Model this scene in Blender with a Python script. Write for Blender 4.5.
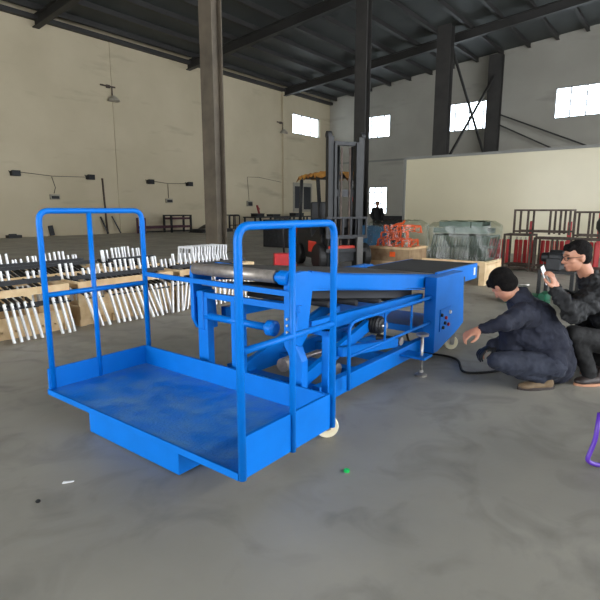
import bpy, bmesh, math, random
from mathutils import Vector, Matrix
random.seed(7)
for o in list(bpy.data.objects): bpy.data.objects.remove(o)
S = bpy.context.scene
COL = S.collection
PI = math.pi
# ------------------------------------------------------------------ camera
CAMH, FPX, TILT = 1.35, 500.0, math.atan(90/500)
cd = bpy.data.cameras.new('camera'); cam = bpy.data.objects.new('camera', cd); COL.objects.link(cam)
cam.location = (0, 0, CAMH); cam.rotation_euler = (PI/2-TILT, 0, 0)
cd.sensor_width = 36; cd.lens = 30; cd.clip_end = 300; cd.clip_start = .05
S.camera = cam
S.view_settings.view_transform = 'Standard'; S.view_settings.look = 'None'
S.view_settings.gamma = 1; S.view_settings.exposure = 0.0
S.view_settings.use_curve_mapping = False
# the hall's own axes: u runs away to the right, v away to the left
TH = math.radians(37.8); ROT = PI/2-TH
U = Vector((math.sin(TH), math.cos(TH), 0)); V = Vector((-math.cos(TH), math.sin(TH), 0))
def W(u, v, z=0): return U*u+V*v+Vector((0, 0, z))
# ------------------------------------------------------------------ daylight
w = bpy.data.worlds.new('world'); S.world = w; w.use_nodes = True
bg = w.node_tree.nodes['Background']; bg.inputs[0].default_value = (.86, .93, 1, 1); bg.inputs[1].default_value = 8.0
def area(name, u, v, z, sx, sz, du, dv, power, color, dz=0):
    l = bpy.data.lights.new(name, 'AREA'); l.shape = 'RECTANGLE'; l.size = sx; l.size_y = sz
    l.energy = power; l.color = color
    o = bpy.data.objects.new(name, l); COL.objects.link(o)
    o.location = W(u, v, z)
    d = U*du+V*dv+Vector((0, 0, dz))
    o.rotation_euler = d.to_track_quat('-Z', 'Y').to_euler()
    return o
area('daylight_back_door', -9.6, 6.0, 2.9, 11, 5.4, 1, 0, 1000, (1, .95, .87))
area('daylight_side_door', 3.0, -11.6, 2.9, 12, 5.4, 0, 1, 560, (1, .97, .93))
area('daylight_far_door', 20.0, -11.6, 3.2, 10, 6, 0, 1, 560, (.9, .95, 1))
area('daylight_high_windows', 14.0, -11.6, 8.4, 30, 2.2, 0, 1, 1250, (1, .93, .82), .15)

# ------------------------------------------------------------------ materials
def lin(c):
    return tuple(((x/255)/12.92 if x/255 <= .04045 else ((x/255+.055)/1.055)**2.4) for x in c)
def mat(name, rgb, rough=.5, metal=0, var=.0, scale=6, rgb2=None, bump=0, bscale=80, emit=0, trans=0, detail=4, spec=.5, ramp=(.35, .65), coat=0):
    m = bpy.data.materials.new(name); m.use_nodes = True
    nt = m.node_tree; b = nt.nodes['Principled BSDF']
    c = lin(rgb); b.inputs['Base Color'].default_value = (*c, 1)
    b.inputs['Roughness'].default_value = rough; b.inputs['Metallic'].default_value = metal
    b.inputs['Specular IOR Level'].default_value = spec
    b.inputs['Coat Weight'].default_value = coat
    tc = nt.nodes.new('ShaderNodeTexCoord')
    n = nt.nodes.new('ShaderNodeTexNoise'); n.inputs['Scale'].default_value = scale; n.inputs['Detail'].default_value = detail
    nt.links.new(tc.outputs['Object'], n.inputs['Vector'])
    r = nt.nodes.new('ShaderNodeValToRGB')
    c2 = lin(rgb2) if rgb2 else tuple(min(1, x*(1+var)) for x in c)
    c1 = c if rgb2 else tuple(x*(1-var) for x in c)
    r.color_ramp.elements[0].color = (*c1, 1); r.color_ramp.elements[1].color = (*c2, 1)
    r.color_ramp.elements[0].position = ramp[0]; r.color_ramp.elements[1].position = ramp[1]
    nt.links.new(n.outputs['Fac'], r.inputs['Fac']); nt.links.new(r.outputs['Color'], b.inputs['Base Color'])
    if bump:
        n2 = nt.nodes.new('ShaderNodeTexNoise'); n2.inputs['Scale'].default_value = bscale
        nt.links.new(tc.outputs['Object'], n2.inputs['Vector'])
        bp = nt.nodes.new('ShaderNodeBump'); bp.inputs['Strength'].default_value = bump; bp.inputs['Distance'].default_value = .01
        nt.links.new(n2.outputs['Fac'], bp.inputs['Height']); nt.links.new(bp.outputs['Normal'], b.inputs['Normal'])
    if emit:
        b.inputs['Emission Color'].default_value = (*c, 1); b.inputs['Emission Strength'].default_value = emit
    return m
BLUE = mat('blue_paint', (0, 105, 196), .42, var=.05, scale=5, spec=.18)
BLUEF = mat('worn_blue_deck', (14, 108, 200), .36, rgb2=(86, 134, 184), scale=7, bump=.25, bscale=60, ramp=(.38, .75), detail=9)
STEEL = mat('brushed_steel', (176, 172, 166), .35, .85, var=.12, scale=20)
ROLLER = mat('dull_roller_steel', (150, 143, 136), .42, .6, var=.12, scale=30)
SILVER = mat('silver_tube', (226, 227, 230), .38, .15, var=.06, scale=20)
DARKM = mat('dark_grey_metal', (42, 43, 46), .5, .4, var=.2, scale=10)
BLACKM = mat('black_metal', (26, 27, 29), .5, .2, var=.2, scale=10)
RUST = mat('rusty_brown_steel', (86, 74, 66), .7, .2, rgb2=(62, 50, 44), scale=8)
BELT = mat('rubber_belt', (58, 56, 55), .6, var=.12, scale=3)
BELT2 = mat('black_rubber_belt', (38, 38, 40), .65, var=.1, scale=3)
WOOD = mat('raw_pallet_wood', (222, 196, 156), .75, rgb2=(198, 166, 122), scale=5, bump=.2)
WOODD = mat('aged_wood', (170, 145, 112), .8, rgb2=(140, 112, 84), scale=5)
CREAMW = mat('cream_nylon_wheel', (232, 222, 190), .45, var=.04)
COLM = mat('column_paint', (108, 98, 84), .62, rgb2=(84, 76, 66), scale=1.4, detail=6)
COLM2 = mat('dark_column_paint', (58, 56, 54), .6, rgb2=(48, 47, 46), scale=1.4, detail=6)
ROOFM = mat('roof_sheet', (66, 69, 68), .7, var=.08, scale=.7)
BEAMM = mat('roof_steel', (44, 43, 42), .6, var=.15, scale=1)
PANEL = mat('cream_panel', (198, 190, 162), .32, var=.03, scale=.8)
TRIMG = mat('grey_trim', (120, 120, 116), .5, var=.05)
RED = mat('red_paint', (188, 28, 34), .42, var=.1)
ORANGE = mat('orange_paint', (240, 92, 24), .42, var=.1)
FORKR = mat('forklift_red', (196, 52, 34), .4, var=.08)
GREENB = mat('green_paint', (10, 96, 68), .45, var=.1)
GREENG = mat('grey_green_paint', (84, 98, 90), .4, .2, var=.15, scale=12)
PURPLE = mat('purple_paint', (84, 44, 158), .32, var=.06)
BRIGHTG = mat('bright_green_plastic', (20, 185, 85), .4, var=.05)
RUBBER = mat('black_rubber', (20, 20, 21), .6, var=.1)
WHITE = mat('white_plastic', (232, 233, 235), .35, var=.03)
GREYB = mat('grey_box_paint', (150, 145, 132), .6, var=.08)
SKIN = mat('skin', (188, 136, 110), .5, rgb2=(172, 118, 94), scale=9)
HAIR = mat('black_hair', (8, 7, 7), .85, rgb2=(22, 19, 18), scale=45, bump=1.0, bscale=110, spec=.15)
NAVY = mat('navy_fabric', (15, 19, 36), .85, rgb2=(21, 26, 44), scale=8, bump=.3, bscale=40)
BLACKJ = mat('black_quilted_fabric', (10, 11, 14), .75, rgb2=(17, 19, 23), scale=9, bump=.5, bscale=22)
JEANS = mat('dark_denim', (26, 31, 46), .85, rgb2=(36, 41, 56), scale=10, bump=.2)
BLACKT = mat('black_trousers', (10, 10, 12), .8, var=.2, bump=.2)
SHOE = mat('tan_work_shoe', (112, 92, 66), .7, rgb2=(84, 68, 50), scale=12)
SHOE2 = mat('dark_brown_shoe', (44, 34, 32), .55, var=.15)
SOLE = mat('tan_sole', (176, 128, 100), .6, var=.05)
YELLOWC = mat('torn_yellow_cover', (176, 128, 52), .7, rgb2=(120, 70, 34), scale=5)
BLUEC = mat('blue_crate_paint', (34, 84, 120), .5, var=.1)
SOOT = mat('grey_plaster_smudge', (120, 108, 92), .9, var=.1)

def wall_mat(name, a, b, c, scale):
    m = mat(name, a, .85, rgb2=b, scale=scale, detail=6, ramp=(.3, .7)); nt = m.node_tree
    bs = nt.nodes['Principled BSDF']; src = bs.inputs['Base Color'].links[0].from_socket
    tc = nt.nodes.new('ShaderNodeTexCoord'); mp = nt.nodes.new('ShaderNodeMapping'); mp.inputs['Scale'].default_value = (.25, .25, 1.1)
    n = nt.nodes.new('ShaderNodeTexNoise'); n.inputs['Scale'].default_value = 1.1; n.inputs['Detail'].default_value = 7
    nt.links.new(tc.outputs['Object'], mp.inputs[0]); nt.links.new(mp.outputs[0], n.inputs[0])
    r = nt.nodes.new('ShaderNodeValToRGB'); r.color_ramp.elements[0].position = .60; r.color_ramp.elements[1].position = .78
    r.color_ramp.elements[1].color = (.6, .6, .6, 1); r.color_ramp.elements[0].color = (0, 0, 0, 1)
    mx = nt.nodes.new('ShaderNodeMix'); mx.data_type = 'RGBA'; mx.inputs[7].default_value = (*lin(c), 1)
    nt.links.new(n.outputs[0], r.inputs[0]); nt.links.new(r.outputs[0], mx.inputs[0]); nt.links.new(src, mx.inputs[6])
    nt.links.new(mx.outputs[2], bs.inputs['Base Color'])
    return m
WALLM = wall_mat('stained_plaster', (180, 168, 142), (194, 182, 156), (140, 128, 108), .35)
WALLF = wall_mat('grey_plaster', (150, 147, 138), (162, 159, 150), (122, 119, 112), .35)
def floor_mat():
    m = mat('concrete_floor', (126, 123, 115), .5, rgb2=(158, 154, 143), scale=.8, detail=9, ramp=(.3, .72), bump=.08, bscale=30)
    nt = m.node_tree; bs = nt.nodes['Principled BSDF']; src = bs.inputs['Base Color'].links[0].from_socket
    tc = nt.nodes.new('ShaderNodeTexCoord')
    n = nt.nodes.new('ShaderNodeTexNoise'); n.inputs['Scale'].default_value = 2.7; n.inputs['Detail'].default_value = 10; n.inputs['Distortion'].default_value = 1.2
    nt.links.new(tc.outputs['Object'], n.inputs[0])
    r = nt.nodes.new('ShaderNodeValToRGB'); r.color_ramp.elements[0].position = .5; r.color_ramp.elements[1].position = .75
    r.color_ramp.elements[0].color = (0, 0, 0, 1); r.color_ramp.elements[1].color = (.5, .5, .5, 1)
    mx = nt.nodes.new('ShaderNodeMix'); mx.data_type = 'RGBA'; mx.inputs[7].default_value = (*lin((92, 90, 86)), 1)
    nt.links.new(n.outputs[0], r.inputs[0]); nt.links.new(r.outputs[0], mx.inputs[0]); nt.links.new(src, mx.inputs[6])
    nt.links.new(mx.outputs[2], bs.inputs['Base Color'])
    mr = nt.nodes.new('ShaderNodeMapRange'); mr.inputs[3].default_value = .38; mr.inputs[4].default_value = .62
    nt.links.new(n.outputs[0], mr.inputs[0]); nt.links.new(mr.outputs[0], bs.inputs['Roughness'])
    return m
FLOORM = floor_mat()
def glass_mat(name, tint, fac):
    m = bpy.data.materials.new(name); m.use_nodes = True; nt = m.node_tree; nt.nodes.clear()
    o = nt.nodes.new('ShaderNodeOutputMaterial'); mx = nt.nodes.new('ShaderNodeMixShader'); t = nt.nodes.new('ShaderNodeBsdfTransparent'); g = nt.nodes.new('ShaderNodeBsdfGlossy')
    t.inputs[0].default_value = (*tint, 1); g.inputs['Roughness'].default_value = .15 if fac > .058 and tint[0] > .9 else .38; mx.inputs[0].default_value = fac
    nt.links.new(t.outputs[0], mx.inputs[1]); nt.links.new(g.outputs[0], mx.inputs[2]); nt.links.new(mx.outputs[0], o.inputs[0])
    return m
GLASS = glass_mat('window_glass', (.95, .97, .98), .06)
FILM = glass_mat('clear_wrapping_film', (.84, .87, .85), .06)

# ------------------------------------------------------------------ mesh helpers
class MB:
    def __init__(s): s.bm = bmesh.new()
    def box(s, x0, x1, y0, y1, z0, z1, M=None):
        vs = [s.bm.verts.new(p) for p in [(x0,y0,z0),(x1,y0,z0),(x1,y1,z0),(x0,y1,z0),(x0,y0,z1),(x1,y0,z1),(x1,y1,z1),(x0,y1,z1)]]
        if M is not None:
            for v in vs: v.co = M @ v.co
        for f in [(3,2,1,0),(4,5,6,7),(0,1,5,4),(1,2,6,5),(2,3,7,6),(3,0,4,7)]: s.bm.faces.new([vs[i] for i in f])
        return s
    def bar(s, a, b, w, h, up=(0, 0, 1)):
        a = Vector(a); b = Vector(b); d = b-a; L = d.length; d.normalize()
        upv = Vector(up)
        if abs(d.dot(upv)) > .98: upv = Vector((0, 1, 0))
        sd = d.cross(upv).normalized(); u2 = sd.cross(d)
        M = Matrix((( d.x, sd.x, u2.x, a.x), (d.y, sd.y, u2.y, a.y), (d.z, sd.z, u2.z, a.z), (0, 0, 0, 1)))
        return s.box(0, L, -w/2, w/2, -h/2, h/2, M)
    def sweep(s, pts, r, seg=10, closed=False, rs=None):
        pts = [Vector(p) for p in pts]; n = len(pts); rings = []
        nrm = None
        for i, p in enumerate(pts):
            if closed: t = (pts[(i+1) % n]-pts[i-1]).normalized()
            elif i == 0: t = (pts[1]-p).normalized()
            elif i == n-1: t = (p-pts[i-1]).normalized()
            else: t = ((pts[i+1]-p).normalized()+(p-pts[i-1]).normalized()).normalized()
            if nrm is None:
                a = Vector((0, 0, 1)) if abs(t.z) < .9 else Vector((1, 0, 0)); nrm = t.cross(a).normalized()
            else: nrm = (nrm-t*nrm.dot(t)).normalized()
            bn = t.cross(nrm); rr = rs[i] if rs else r
            rings.append([s.bm.verts.new(p+(nrm*math.cos(2*PI*k/seg)+bn*math.sin(2*PI*k/seg))*rr) for k in range(seg)])
        m = n if closed else n-1
        for i in range(m):
            A, B = rings[i], rings[(i+1) % n]
            for k in range(seg):
                f = s.bm.faces.new([A[k], A[(k+1) % seg], B[(k+1) % seg], B[k]]); f.smooth = True
        if not closed:
            s.bm.faces.new(rings[0][::-1]); s.bm.faces.new(rings[-1])
        return s
    def cyl(s, a, b, r, seg=14): return s.sweep([a, b], r, seg)
    def lathe(s, a, axis, prof, seg=20):
        # prof: list of (distance along axis, radius)
        a = Vector(a); ax = Vector(axis).normalized()
        h = Vector((0, 0, 1)) if abs(ax.z) < .9 else Vector((1, 0, 0)); n1 = ax.cross(h).normalized(); n2 = ax.cross(n1)
        rings = [[s.bm.verts.new(a+ax*d+(n1*math.cos(2*PI*k/seg)+n2*math.sin(2*PI*k/seg))*max(r, 1e-4)) for k in range(seg)] for d, r in prof]
        for A, B in zip(rings, rings[1:]):
            for k in range(seg): s.bm.faces.new([A[k], A[(k+1) % seg], B[(k+1) % seg], B[k]])
        s.bm.faces.new(rings[0][::-1]); s.bm.faces.new(rings[-1])
        return s
    def prism(s, poly, axis, a, b):
        # polygon in the plane normal to axis ('x','y','z'), extruded from a to b
        f = {'x': lambda p, q: (q, p[0], p[1]), 'y': lambda p, q: (p[0], q, p[1]), 'z': lambda p, q: (p[0], p[1], q)}[axis]
        A = [s.bm.verts.new(f(p, a)) for p in poly]; B = [s.bm.verts.new(f(p, b)) for p in poly]
        s.bm.faces.new(A); s.bm.faces.new(B[::-1]); n = len(poly)
        for i in range(n): s.bm.faces.new([A[i], B[i], B[(i+1) % n], A[(i+1) % n]])
        return s
    def build(s, name, m, parent=None, bevel=0, loc=None, rot=0, smooth=False):
        bmesh.ops.recalc_face_normals(s.bm, faces=s.bm.faces)
        me = bpy.data.meshes.new(name); s.bm.to_mesh(me); s.bm.free()
        if m: me.materials.append(m)
        if smooth:
            for p in me.polygons: p.use_smooth = True
        o = bpy.data.objects.new(name, me); COL.objects.link(o)
        if parent: o.parent = parent
        if loc is not None: o.location = loc
        if rot: o.rotation_euler = (0, 0, rot)
        if bevel:
            b = o.modifiers.new('bevel', 'BEVEL'); b.width = bevel; b.segments = 2; b.limit_method = 'ANGLE'
        return o
def bend(pts, r, n=6):
    """polyline with its inner corners rounded"""
    pts = [Vector(p) for p in pts]; out = [pts[0]]
    for i in range(1, len(pts)-1):
        a = (pts[i-1]-pts[i]); b = (pts[i+1]-pts[i]); rr = min(r, a.length*.45, b.length*.45)
        p0 = pts[i]+a.normalized()*rr; p1 = pts[i]+b.normalized()*rr
        for k in range(n+1):
            t = k/n; out.append(p0*(1-t)**2+pts[i]*2*t*(1-t)+p1*t*t)
    out.append(pts[-1]); return out
def tag(o, label=None, cat=None, group=None, kind=None):
    if label: o['label'] = label
    if cat: o['category'] = cat
    if group: o['group'] = group
    if kind: o['kind'] = kind
    return o
def thing(name, label, cat, loc, rot=ROT, group=None):
    o = bpy.data.objects.new(name, None); COL.objects.link(o); o.location = loc; o.rotation_euler = (0, 0, rot)
    o.empty_display_size = .1
    return tag(o, label, cat, group)
def dup(root, loc, rotz=None, label=None, group=None, rot=None):
    def cp(o, par):
        c = o.copy(); COL.objects.link(c)
        if par: c.parent = par
        for ch in kids.get(o.name, []): cp(ch, c)
        return c
    kids = {}
    for o in list(bpy.data.objects):
        if o.parent: kids.setdefault(o.parent.name, []).append(o)
    c = cp(root, None); c.location = loc
    if rotz is not None: c.rotation_euler = (0, 0, rotz)
    if rot is not None: c.rotation_euler = rot
    if label: c['label'] = label
    if group: c['group'] = group
    return c
def struct(name, mb, m, parent=None, bevel=0):
    o = mb.build(name, m, parent, bevel)
    if parent is None: o.rotation_euler = (0, 0, ROT); o['kind'] = 'structure'
    return o
def pt(px, py, Y):
    """real-world point at forward distance Y seen in the direction (px, py) - used to take measurements"""
    x = (px-300)/FPX; y = -(py-300)/FPX
    r = Vector((x, math.cos(TILT)+y*math.sin(TILT), -math.sin(TILT)+y*math.cos(TILT)))
    return Vector((0, 0, CAMH))+r*(Y/r.y)

# ------------------------------------------------------------------ the hall
U0, U1, V0, V1 = -10.0, 38.5, -12.0, 26.5
EAVE, SL, RIDGE = 10.95, .095, 4.0
def roofz(v): return EAVE+SL*(V1-v) if v > RIDGE else EAVE+SL*(V1-RIDGE)-SL*(RIDGE-v)
struct('floor', MB().box(U0-.3, U1+.3, V0-.3, V1+.3, -.2, 0), FLOORM)
def holed(mb, a0, a1, z0, z1, holes, place):
    """wall of rectangles around the holes; place(a0,a1,z0,z1) adds one block"""
    xs = sorted({a0, a1, *[h[0] for h in holes], *[h[1] for h in holes]})
    for x0, x1 in zip(xs, xs[1:]):
        hs = sorted([(h[2], h[3]) for h in holes if h[0] <= x0 and h[1] >= x1]); z = z0
        for h0, h1 in hs:
            if h0 > z: place(x0, x1, z, h0)
            z = h1
        if z < z1: place(x0, x1, z, z1)
TOP = EAVE+SL*(V1-RIDGE)+.3
lwin = [(33.2, 37.0, 7.5, 9.1)]
mb = MB(); holed(mb, U0-.3, U1+.3, 0, EAVE, lwin, lambda a, b, c, d: mb.box(a, b, V1, V1+.3, c, d)); struct('wall_left', mb, WALLM)
fwin = [(20.5, 22.9, 7.3, 9.1), (11.9, 16.1, 7.2, 9.25), (4.4, 8.2, 7.4, 9.4), (-4.2, -.6, 7.4, 9.4), (20.6, 22.4, 1.0, 3.3)]
mb = MB(); holed(mb, V0-.3, V1, 0, TOP-.5, fwin, lambda a, b, c, d: mb.box(U1, U1+.3, a, b, c, d)); struct('wall_far', mb, WALLF)
rd = [(-3, 9, 0, 5.7), (15, 25, 0, 6.3), (-1, 29, 7.2, 9.6)]
mb = MB(); holed(mb, U0-.3, U1+.3, 0, roofz(V0), rd, lambda a, b, c, d: mb.box(a, b, V0-.3, V0, c, d)); struct('wall_right', mb, WALLF)
bd = [(.5, 11.5, 0, 5.7)]
mb = MB(); holed(mb, V0-.3, V1, 0, TOP-.5, bd, lambda a, b, c, d: mb.box(U0-.3, U0, a, b, c, d)); struct('wall_back', mb, WALLF)
mb = MB()
for va, vb in ((V1+.4, RIDGE), (RIDGE, V0-.4)):
    mb.prism([(va, roofz(va)), (vb, roofz(vb)), (vb, roofz(vb)+.12), (va, roofz(va)+.12)], 'x', U0-.4, U1+.4)
ceil = struct('ceiling', mb, ROOFM)
v = V1-.7
while v > V0:
    z = roofz(v); m = MB().box(U0, U1, v-.05, v+.05, z-.26, z-.005).box(U0, U1, v-.1, v+.1, z-.285, z-.26)
    m.build('purlin', BEAMM, ceil); v -= 1.75
for u in (-6, 3.5, 13, 22.5, 32):
    m = MB()
    for va, vb in ((V1, RIDGE), (RIDGE, V0)):
        for o0, o1, hw in ((-.29, -.33, .16), (-.33, -.78, .03), (-.78, -.83, .16)):
            m.prism([(va, roofz(va)+o0+.0), (vb, roofz(vb)+o0), (vb, roofz(vb)+o1), (va, roofz(va)+o1)], 'x', u-hw, u+hw)
    m.build('roof_beam', BEAMM, ceil)
MB().box(U0, U1, V1-.32, V1-.02, 10.45, 10.66).build('eave_beam', BEAMM, ceil)
# windows: frame, mullions and one pane each
def window(n, axis, pos, a0, a1, z0, z1, nm, hb=0, sill=True):
    f = MB(); t = .07
    bx = (lambda a, b, c, d, p=0: f.box(a, b, pos+.06-p, pos+.16, c, d)) if axis == 'u' else (lambda a, b, c, d, p=0: f.box(pos+.06-p, pos+.16, a, b, c, d))
    bx(a0, a1, z0, z0+t); bx(a0, a1, z1-t, z1); bx(a0, a0+t, z0, z1); bx(a1-t, a1, z0, z1)
    o = struct('window_%d' % n, f, TRIMG)
    f = MB()
    for k in range(1, nm):
        x = a0+(a1-a0)*k/nm; bx(x-.035, x+.035, z0+t, z1-t)
    for k in range(1, hb+1):
        z = z0+(z1-z0)*k/(hb+1); bx(a0+t, a1-t, z-.03, z+.03)
    f.build('window_mullion', TRIMG, o)
    g = MB()
    (g.box(a0+t, a1-t, pos+.105, pos+.115, z0+t, z1-t) if axis == 'u' else g.box(pos+.105, pos+.115, a0+t, a1-t, z0+t, z1-t))
    g.build('window_pane', GLASS, o)
window(1, 'u', V1, 33.2, 37.0, 7.5, 9.1, 3)
for i, (a, b, c, d) in enumerate(fwin): window(i+2, 'v', U1, a, b, c, d, 4 if i < 4 else 3, 0 if i < 4 else 4)
# wall pilasters and joints
struct('trim_1', MB().box(31.8, 32.2, V1-.18, V1, 0, 10.45), WALLM)
struct('trim_2', MB().box(16.95, 17.12, V1-.05, V1, 0, 10.45), WALLM)
struct('trim_3', MB().box(U1-.03, U1, V0, V1-.02, 5.35, 5.5), TRIMG)

# cream partition: a room inside the hall
PU = 16.6
struct('wall_partition', MB().box(PU, PU+.1, -3.5, 8.2, 0, 3.08).box(PU+.1, PU+5, 8.1, 8.2, 0, 3.08), PANEL)
struct('trim_4', MB().box(PU-.03, PU+.13, -3.5, 8.23, 3.08, 3.16), TRIMG)
struct('trim_5', MB().box(PU-.02, PU+.0, 8.14, 8.23, 0, 3.08), TRIMG)

# columns
def column(u, label, m, w=.75, d=.55):
    root = thing('steel_column', label, 'column', W(u, 12.05), group='row of steel columns down the hall')
    h = roofz(12.05)-(.85 if u < 35 else .3)
    f = MB().box(-d/2, -d/2+.03, -w/2, w/2, .02, h).box(d/2-.03, d/2, -w/2, w/2, .02, h)
    f.box(-d/2+.03, d/2-.03, -.1, -.07, .02, h); f.build('column_shaft', m, root)
    MB().box(-d/2-.12, d/2+.12, -w/2-.12, w/2+.12, 0, .03).build('base_plate', m, root)
    return root
column(11.15, 'brown-grey steel column nearest, behind the platform left of centre', COLM, .55, .42)
column(20.0, 'steel column behind the forklift mast', COLM2, .55, .42)
column(28.9, 'dark steel column rising behind left part of the cream partition', COLM2, .8)
column(38.0, 'dark steel column between middle and right high windows, by the far wall', COLM2, .9)
br = thing('cross_bracing', 'thin crossed steel braces between the two far columns', 'brace', W(29.8, 12.05, 4.0))
for a, b in (((0, 0, .2), (7.9, 0, 6.6)), ((0, 0, 6.6), (7.9, 0, .2))): MB().bar(a, b, .12, .12).build('brace_rod', BEAMM, br)
br = thing('diagonal_brace', 'pair of thin diagonal bars slanting down right of the farthest column', 'brace', W(37.9, 11.6, 4.6))
MB().bar((.2, 0, 3.4), (.2, -6.0, .7), .1, .1).build('brace_rod', BEAMM, br)
MB().bar((.2, 0, 2.7), (.2, -5.0, .1), .1, .1).build('brace_rod', BEAMM, br)

# ------------------------------------------------------------------ the blue conveyor with its platform
MO = Vector((-.2696, 2.0692, 0))
def Mw(u, v, z=0): return MO+U*u+V*v+Vector((0, 0, z))
CV = thing('belt_conveyor', 'blue belt conveyor with a railed loading platform at its near end', 'conveyor', MO)
TW = 1.75; TU = .75
MB().box(0, TU, 0, TW, .165, .185).build('platform_floor', BLUEF, CV)
MB().box(-.012, 0, 0, TW, .155, .19).build('platform_edge', BLUE, CV)
for a in ((0, TU, TW-.008, TW+.008, .155, .325), (0, TU, -.012, .006, .155, .355), (TU-.008, TU+.008, 0, TW, .155, .325)):
    MB().box(*a).build('toe_board', BLUE, CV)
MB().box(.02, .5, .46, 1.31, .008, .165).build('support_box', BLUE, CV, .004)
for vv, rz, ue, us in ((-.012, 1.285, .715, .005), (TW+.0, 1.345, .78, .03)):
    g = MB().sweep(bend([(us, vv, .158), (us, vv, rz), (ue, vv, rz), (ue, vv, .158)], .07), .0185, 14).build('guard_rail', BLUE, CV)
    MB().cyl((.365, vv, .15), (.365, vv, rz-.01), .0165).build('rail_post', BLUE, g)
    MB().cyl((.02, vv, rz-.535), (ue-.01, vv, rz-.535), .0165).build('mid_rail', BLUE, g)
def caster(u, v, R, top, yaw=0):
    f = MB(); wd = .018
    f.box(-.045, .045, -.04, .04, top-.008, top)
    for sgn in (-1, 1):
        f.prism([(-.035, top-.008), (.035, top-.008), (.02, R-.015), (-.02, R-.015)], 'y', sgn*.026-.002, sgn*.026+.002)
    fo = f.build('caster_fork', STEEL, CV, loc=(u, v, 0), rot=yaw)
    wm = MB().lathe((0, -wd, R), (0, 1, 0), [(0, R-.016), (0, R-.004), (.006, R), (2*wd-.006, R), (2*wd, R-.004), (2*wd, R-.016)], 28)
    wh = wm.build('wheel', CREAMW, fo); MB().cyl((0, -.032, R), (0, .032, R), .018, 16).build('hub', STEEL, fo)
caster(.865, .125, .07, .165, -.85); caster(.93, 1.0, .066, .165, -.5)
caster(3.21, .27, .068, .22, -.8); caster(3.21, 1.05, .068, .22, -.5)
# head end
VF = 1.18      # far side of the frame
MB().cyl((.82, .47, .95), (.82, 1.22, .95), .04, 24).build('head_roller', ROLLER, CV)
MB().cyl((.84, .44, .855), (.84, 1.16, .855), .022, 16).build('return_roller', ROLLER, CV)
MB().bar((TU+.03, .34, .865), (TU+.03, TW, .875), .02, .032).build('back_rail', BLUE, CV)
MB().bar((.84, .3, .77), (.84, 1.24, .77), .03, .04).build('cross_beam', BLUE, CV)
MB().prism([(.79, .91), (.81, .985), (.9, .99), (.98, .975), (.98, .86), (.93, .58), (.86, .52), (.80, .56), (.83, .72)], 'y', .32, .37).build('head_bracket', BLUE, CV, .006)
MB().prism([(.80, .92), (.81, .97), (.93, .975), (.98, .95), (.98, .70), (.94, .52), (.84, .52), (.80, .60)], 'y', 1.225, 1.26).build('head_bracket', BLUE, CV, .006)
MB().lathe((.82, .37, .95), (0, 1, 0), [(0, .045), (.07, .045), (.08, .03), (.1, .03)], 18).build('roller_bearing', BLUE, CV)
MB().prism([(.81, .52), (.81, .80), (.93, .80), (.95, .52)], 'y', 1.14, 1.20).build('bearing_plate', BLUE, CV, .01)
MB().cyl((.84, .58, .62), (.84, 1.18, .62), .024, 16).build('cross_tube', BLUE, CV)
MB().lathe((.84, .50, .62), (0, 1, 0), [(0, .03), (.01, .05), (.06, .05), (.08, .03)], 18).build('tube_collar', BLUE, CV)
MB().box(.82, .88, 1.11, 1.21, .1, .76).build('upright', BLUE, CV, .004)
MB().box(.82, .88, .79, .88, .1, .76).build('upright', BLUE, CV, .004)
MB().prism([(.36, .1), (.28, .1), (.28, .45), (.33, .55), (.33, .92), (.42, .92), (.42, .53), (.36, .44)], 'x', .82, .88).build('upright', BLUE, CV, .004)
MB().box(.98, 1.04, .2, .25, .1, .62).box(.98, 1.04, .2, .36, .585, .62).build('side_bracket', BLUE, CV, .003)
# near end tray hooks with bolts
for z in (.62, .66, .70):
    for v in (.35, .39): MB().cyl((.81, v, z), (.83, v, z), .008, 8).build('bolt', STEEL, CV)
# sloping side beams, belt
for v0, s in ((.32, 1), (VF, -1)):
    m = MB().prism([(.97, .985), (1.22, .945), (2.9, .768), (2.9, .645), (1.21, .835), (.97, .86)], 'y', v0, v0+s*.012)
    m.prism([(.97, .985), (1.22, .945), (2.9, .768), (2.9, .758), (1.22, .935), (.97, .975)], 'y', v0, v0+s*.03)
    m.prism([(.98, .885), (1.22, .845), (2.66, .665), (2.66, .655), (1.21, .835), (.98, .875)], 'y', v0, v0+s*.05)
    m.build('side_beam', BLUE, CV)
    MB().prism([(1.0, .66), (2.66, .62), (2.66, .54), (1.0, .58)], 'y', v0+s*.02, v0+s*.07).build('frame_rail', BLUE, CV)
    MB().box(1.06, 2.72, min(v0, v0+s*.06), max(v0, v0+s*.06), .085, .21).build('base_rail', BLUE, CV, .004)
top = [(.778, .95), (.79, .978), (.82, .994), (.86, .993), (1.22, .949), (2.9, .776)]
MB().prism(top[2:]+[(2.9, .764), (1.22, .937), (.86, .981), (.82, .991)], 'y', .352, VF-.032).build('belt', BELT, CV)
MB().prism([(1.0, .85), (2.6, .655), (2.6, .58), (1.0, .80)], 'y', .42, VF-.08).build('return_belt', BELT2, CV)
for u in (1.25, 1.6, 1.95, 2.3): 
    z = .93-(u-1.22)*.1167-.2
    MB().cyl((u, .38, z), (u, VF-.06, z), .022, 10).build('idler_roller', DARKM, CV)
for u in (1.15, 1.65, 2.15, 2.6): MB().box(u-.04, u+.04, .38, VF-.06, .10, .17).build('cross_member', BLUE, CV)
for v in (.5, 1.02):
    MB().bar((1.1, v, .2), (2.5, v, .58), .04, .09).build('lift_arm', BLUE, CV)
MB().cyl((1.3, .72, .26), (2.7, .72, .24), .014, 12).build('piston_rod', STEEL, CV)
MB().lathe((1.16, .72, .26), (1, 0, 0), [(0, .03), (0, .05), (.1, .05), (.12, .025)], 16).build('rod_end', ROLLER, CV)
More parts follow.
